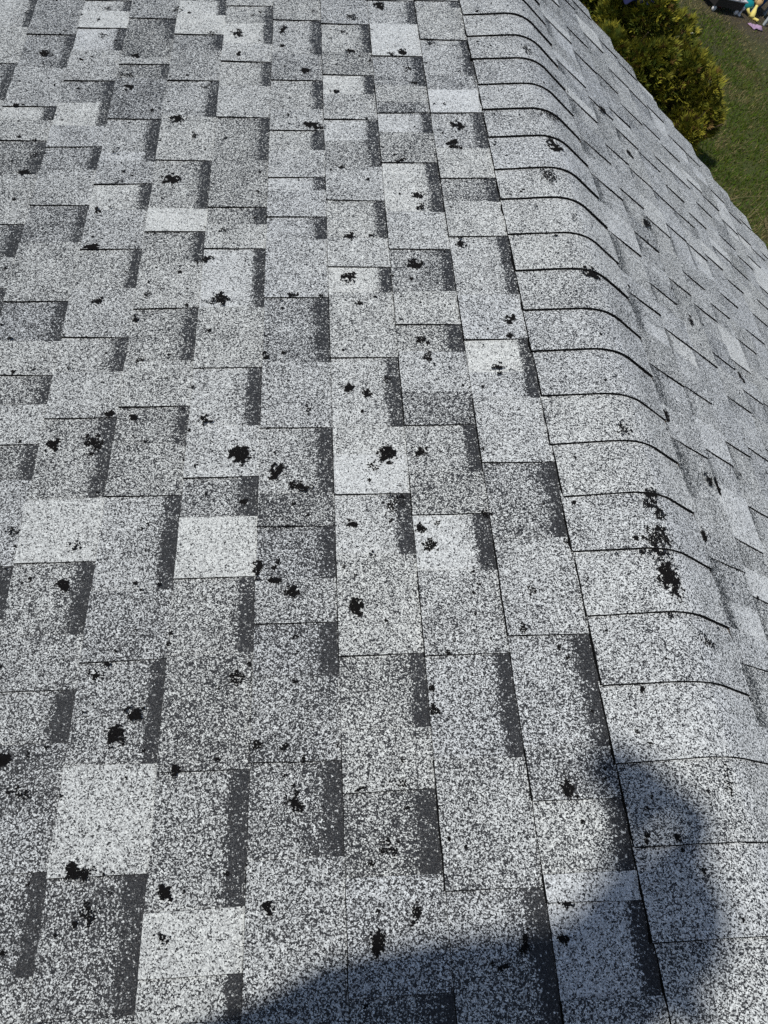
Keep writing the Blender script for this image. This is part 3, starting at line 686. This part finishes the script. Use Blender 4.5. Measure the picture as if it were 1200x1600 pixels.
cloth('cloth_scrap', 'crumpled dark navy cloth caught over the top of the large shrub', (4.52, 10.78, -2.60), .25, .22, .34, M_NAVY, 8, 'cloth')
# light grey plastic garden chair, seen only in part
o5 = Vector((10.45, 16.62, GZ))
t = thing('plastic_chair', 'light grey plastic chair at the right end of the row of toys', 'chair', o5)
bm = bmesh.new(); box(bm, loc(o5, 0, 0, .40), (.42, .42, .03), rotz); bm_obj('seat', bm, M_GRY, t, bevel=.01)
bm = bmesh.new(); box(bm, loc(o5, .0, .22, .64), (.42, .03, .10), rotz); box(bm, loc(o5, 0, .22, .5), (.42, .03, .08), rotz); box(bm, loc(o5, -.19, .22, .55), (.04, .035, .32), rotz); box(bm, loc(o5, .19, .22, .55), (.04, .035, .32), rotz); bm_obj('backrest', bm, M_GRY, t)
for x in (-.19, .19):
    for y in (-.19, .19):
        bm = bmesh.new(); box(bm, loc(o5, x * 1.08, y * 1.08, .195), (.055, .055, .39), rotz); bm_obj('leg', bm, M_GRY, t, bevel=.006)
# ------------------------------------------------------------------ the photographer, standing on the near slope just behind the lens
def skin_obj(name, pts, edges, radii, mats, parent, root=0, sub=2):
    me = bpy.data.meshes.new(name); me.from_pydata([tuple(p) for p in pts], edges, [])
    o = bpy.data.objects.new(name, me); C.objects.link(o)
    sk = o.modifiers.new('skin', 'SKIN'); sk.use_smooth_shade = True; sk.branch_smoothing = .35
    for i, v in enumerate(me.skin_vertices[0].data):
        r = radii[i]; v.radius = r if isinstance(r, tuple) else (r, r)
        v.use_root = (i == root)
    ss = o.modifiers.new('sub', 'SUBSURF'); ss.levels = sub; ss.render_levels = sub
    dg = bpy.context.evaluated_depsgraph_get(); dg.update()
    m2 = bpy.data.meshes.new_from_object(o.evaluated_get(dg))
    bpy.data.objects.remove(o)
    for m in mats: m2.materials.append(m)
    m2.polygons.foreach_set('use_smooth', [True] * len(m2.polygons))
    o = bpy.data.objects.new(name, m2); C.objects.link(o)
    if parent: o.parent = parent; o.matrix_parent_inverse = parent.matrix_world.inverted()
    return o
M_SKIN = plain('skin', (.52, .30, .21), .55, .08, 40); M_HAIR = plain('dark_hair', (.03, .02, .014), .6, .4, 60)
M_SHIRT = plain('grey_sweatshirt', (.10, .11, .13), .9, .15, 60); M_JEAN = plain('blue_jeans', (.035, .06, .12), .9, .25, 90); M_SHOE = plain('dark_shoes', (.03, .03, .03), .7, .2, 30)
def slope_z(x): return -abs(x) * math.tan(PITCH)
W = lambda x, y, z: Vector((x, y, z))
hd = W(-.957, -.220, 1.015)                             # head centre
neck = hd + Vector((-.01, -.04, -.13)); chest = W(-.955, -.274, .72); belly = W(-.975, -.232, .52); pelvis = W(-.975, -.245, .33)
shL = W(-1.115, -.285, .77); elL = W(-1.175, -.25, .53); wrL = W(-1.09, -.185, .40)
shR = W(-.785, -.275, .785); elR = W(-.715, -.17, .63)
# phone: the lens sits at the camera; the slab lies just behind the image plane, turned 35 degrees in the hand
TH = R(35); PX = RX * math.cos(TH) - RY * math.sin(TH); PY = RX * math.sin(TH) + RY * math.cos(TH)
ph_c = CAM + PX * .022 + PY * .058 - RZ * .0075
wrR = CAM + PX * .085 + PY * .150 - RZ * .03
palmR = CAM + PX * .068 + PY * .090 - RZ * .030
hipL = pelvis + W(-.09, 0, -.02); hipR = pelvis + W(.09, 0, -.02)
fL = W(-1.10, -.27, slope_z(-1.10) + .075); fR = W(-.83, -.26, slope_z(-.83) + .075)
kL = (hipL + fL) / 2 + W(-.01, .035, .0); kR = (hipR + fR) / 2 + W(.02, .045, .0)
toeL = fL + W(-.02, .13, -.045); toeR = fR + W(.02, .13, -.038)
pt = [pelvis, belly, chest, neck, hd + W(0, -.005, -.045), hd + W(0, 0, .03), hd + W(0, .0, .075),
      shL, elL, wrL, shR, elR, wrR, palmR, hipL, kL, fL, hipR, kR, fR, toeL, toeR]
rad = [(.165, .12), (.165, .115), (.155, .11), .055, (.072, .082), (.078, .092), (.055, .07),
       .062, .045, .032, .062, .045, .030, (.030, .018), .095, .068, .045, .095, .068, .045, .038, .038]
ed = [(0, 1), (1, 2), (2, 3), (3, 4), (4, 5), (5, 6), (2, 7), (7, 8), (8, 9), (2, 10), (10, 11), (11, 12), (12, 13), (0, 14), (14, 15), (15, 16), (0, 17), (17, 18), (18, 19), (16, 20), (19, 21)]
# fingers of the right hand: behind the phone and round its left edge; thumb along the near edge
def chain(start, pts_, rr_):
    prev = start
    for p_, r_ in zip(pts_, rr_):
        pt.append(p_); rad.append(r_); ed.append((prev, len(pt) - 1)); prev = len(pt) - 1
F_ = lambda x, y, z: CAM + PX * x + PY * y - RZ * z
for i, y in enumerate((.040, .062, .084, .104)):
    e = (.0, .004, .002, -.006)[i]
    chain(13, [F_(.062, y, .030), F_(.035, y - .004, .026), F_(.008 - e, y - .006, .024), F_(-.012 - e, y - .006, .020)], [.0105, .0095, .0085, .0075])
chain(13, [F_(.075, .062, .020), F_(.070, .040, .010), F_(.066, .020, .008)], [.013, .011, .009])
# left hand, relaxed by the thigh
pt.append(wrL + W(.06, .005, -.045)); rad.append((.032, .018)); ed.append((9, len(pt) - 1)); hl = len(pt) - 1
for i in range(4):
    b = pt[hl] + W(.03, .024 - .014 * i, -.015)
    L_ = (.06, .072, .068, .052)[i]
    chain(hl, [b, b + W(L_ * .4, 0, -L_ * .25), b + W(L_ * .55, 0, -L_ * .6), b + W(L_ * .5, 0, -L_ * .95)], [.0105, .0095, .0085, .0075])
chain(hl, [pt[hl] + W(.0, .03, .0), pt[hl] + W(.022, .042, -.008), pt[hl] + W(.042, .044, -.02)], [.013, .011, .009])
person = thing('person', 'person in dark sweatshirt and jeans holding up a phone, casting the shadow in the foreground', 'person', (-.975, -.3, slope_z(-.975)))
body = skin_obj('body', pt, ed, rad, [M_SKIN, M_SHIRT, M_JEAN, M_SHOE], person)
idx = []
for pl in body.data.polygons:
    c = pl.center
    c = body.matrix_world @ c if False else c
    z = c.z
    m_ = 0
    if z < slope_z(c.x) + .085: m_ = 3
    elif z < .39 and not ((c - wrL).length < .15 and c.y > -.19): m_ = 2
    elif z < .87 and (c - wrR).length > .05 and (c - palmR).length > .11 and not (c.z < wrL.z + .0 and (c - wrL).length < .15 and c.y > -.19): m_ = 1
    if (c - ph_c).length < .1: m_ = 0
    idx.append(m_)
body.data.polygons.foreach_set('material_index', idx)
# hair cap, ears, nose, eyes, mouth
bm = bmesh.new(); bmesh.ops.create_icosphere(bm, subdivisions=4, radius=1)
for v in bm.verts:
    d = v.co.normalized(); k_ = 1 + .03 * noise.noise(d * 9)
    v.co = hd + W(0, -.012, .045) + Vector((d.x * .086 * k_, d.y * .102 * k_, d.z * .095 * k_))
bmesh.ops.delete(bm, geom=[v for v in bm.verts if (v.co.y > hd.y + .045 and v.co.z < hd.z + .085) or v.co.z < hd.z - .02], context='VERTS')
bm_obj('hair', bm, M_HAIR, person, True)
bm = bmesh.new(); tube(bm, [hd + W(0, .088, .03), hd + W(0, .108, -.012), hd + W(0, .088, -.022)], [.008, .015, .010], 10); bm_obj('nose', bm, M_SKIN, person, True)
for sg in (-1, 1):
    bm = bmesh.new(); lathe(bm, [(.004, -.006), (.018, -.004), (.022, .002), (.016, .008), (.004, .006)], hd + W(sg * .082, -.01, .0), 12, W(sg, .2, 0)); bm_obj('ear', bm, M_SKIN, person, True)
    bm = bmesh.new(); bmesh.ops.create_uvsphere(bm, u_segments=14, v_segments=10, radius=.0125, matrix=Matrix.Translation(hd + W(sg * .031, .082, .018))); bm_obj('eye', bm, plain('eye', (.7, .68, .66), .2, .02), person, True)
bm = bmesh.new(); tube(bm, [hd + W(-.024, .080, -.052), hd + W(0, .088, -.05), hd + W(.024, .080, -.052)], [.004, .007, .004], 8); bm_obj('mouth', bm, plain('lips', (.42, .16, .14), .5, .05), person, True)
# phone
t = thing('phone', 'black phone held up in the hand of the person', 'phone', tuple(ph_c))
Mp = Matrix((PX, PY, -RZ)).transposed()
bm = bmesh.new(); box(bm, ph_c, (.074, .150, .008), Mp); bm_obj('case', bm, M_BLK, t, bevel=.0025)
bm = bmesh.new(); box(bm, ph_c - RZ * .0046, (.068, .143, .0006), Mp); bm_obj('screen', bm, plain('screen_glass', (.01, .01, .012), .1, .02), t)
bpy.context.view_layer.update()
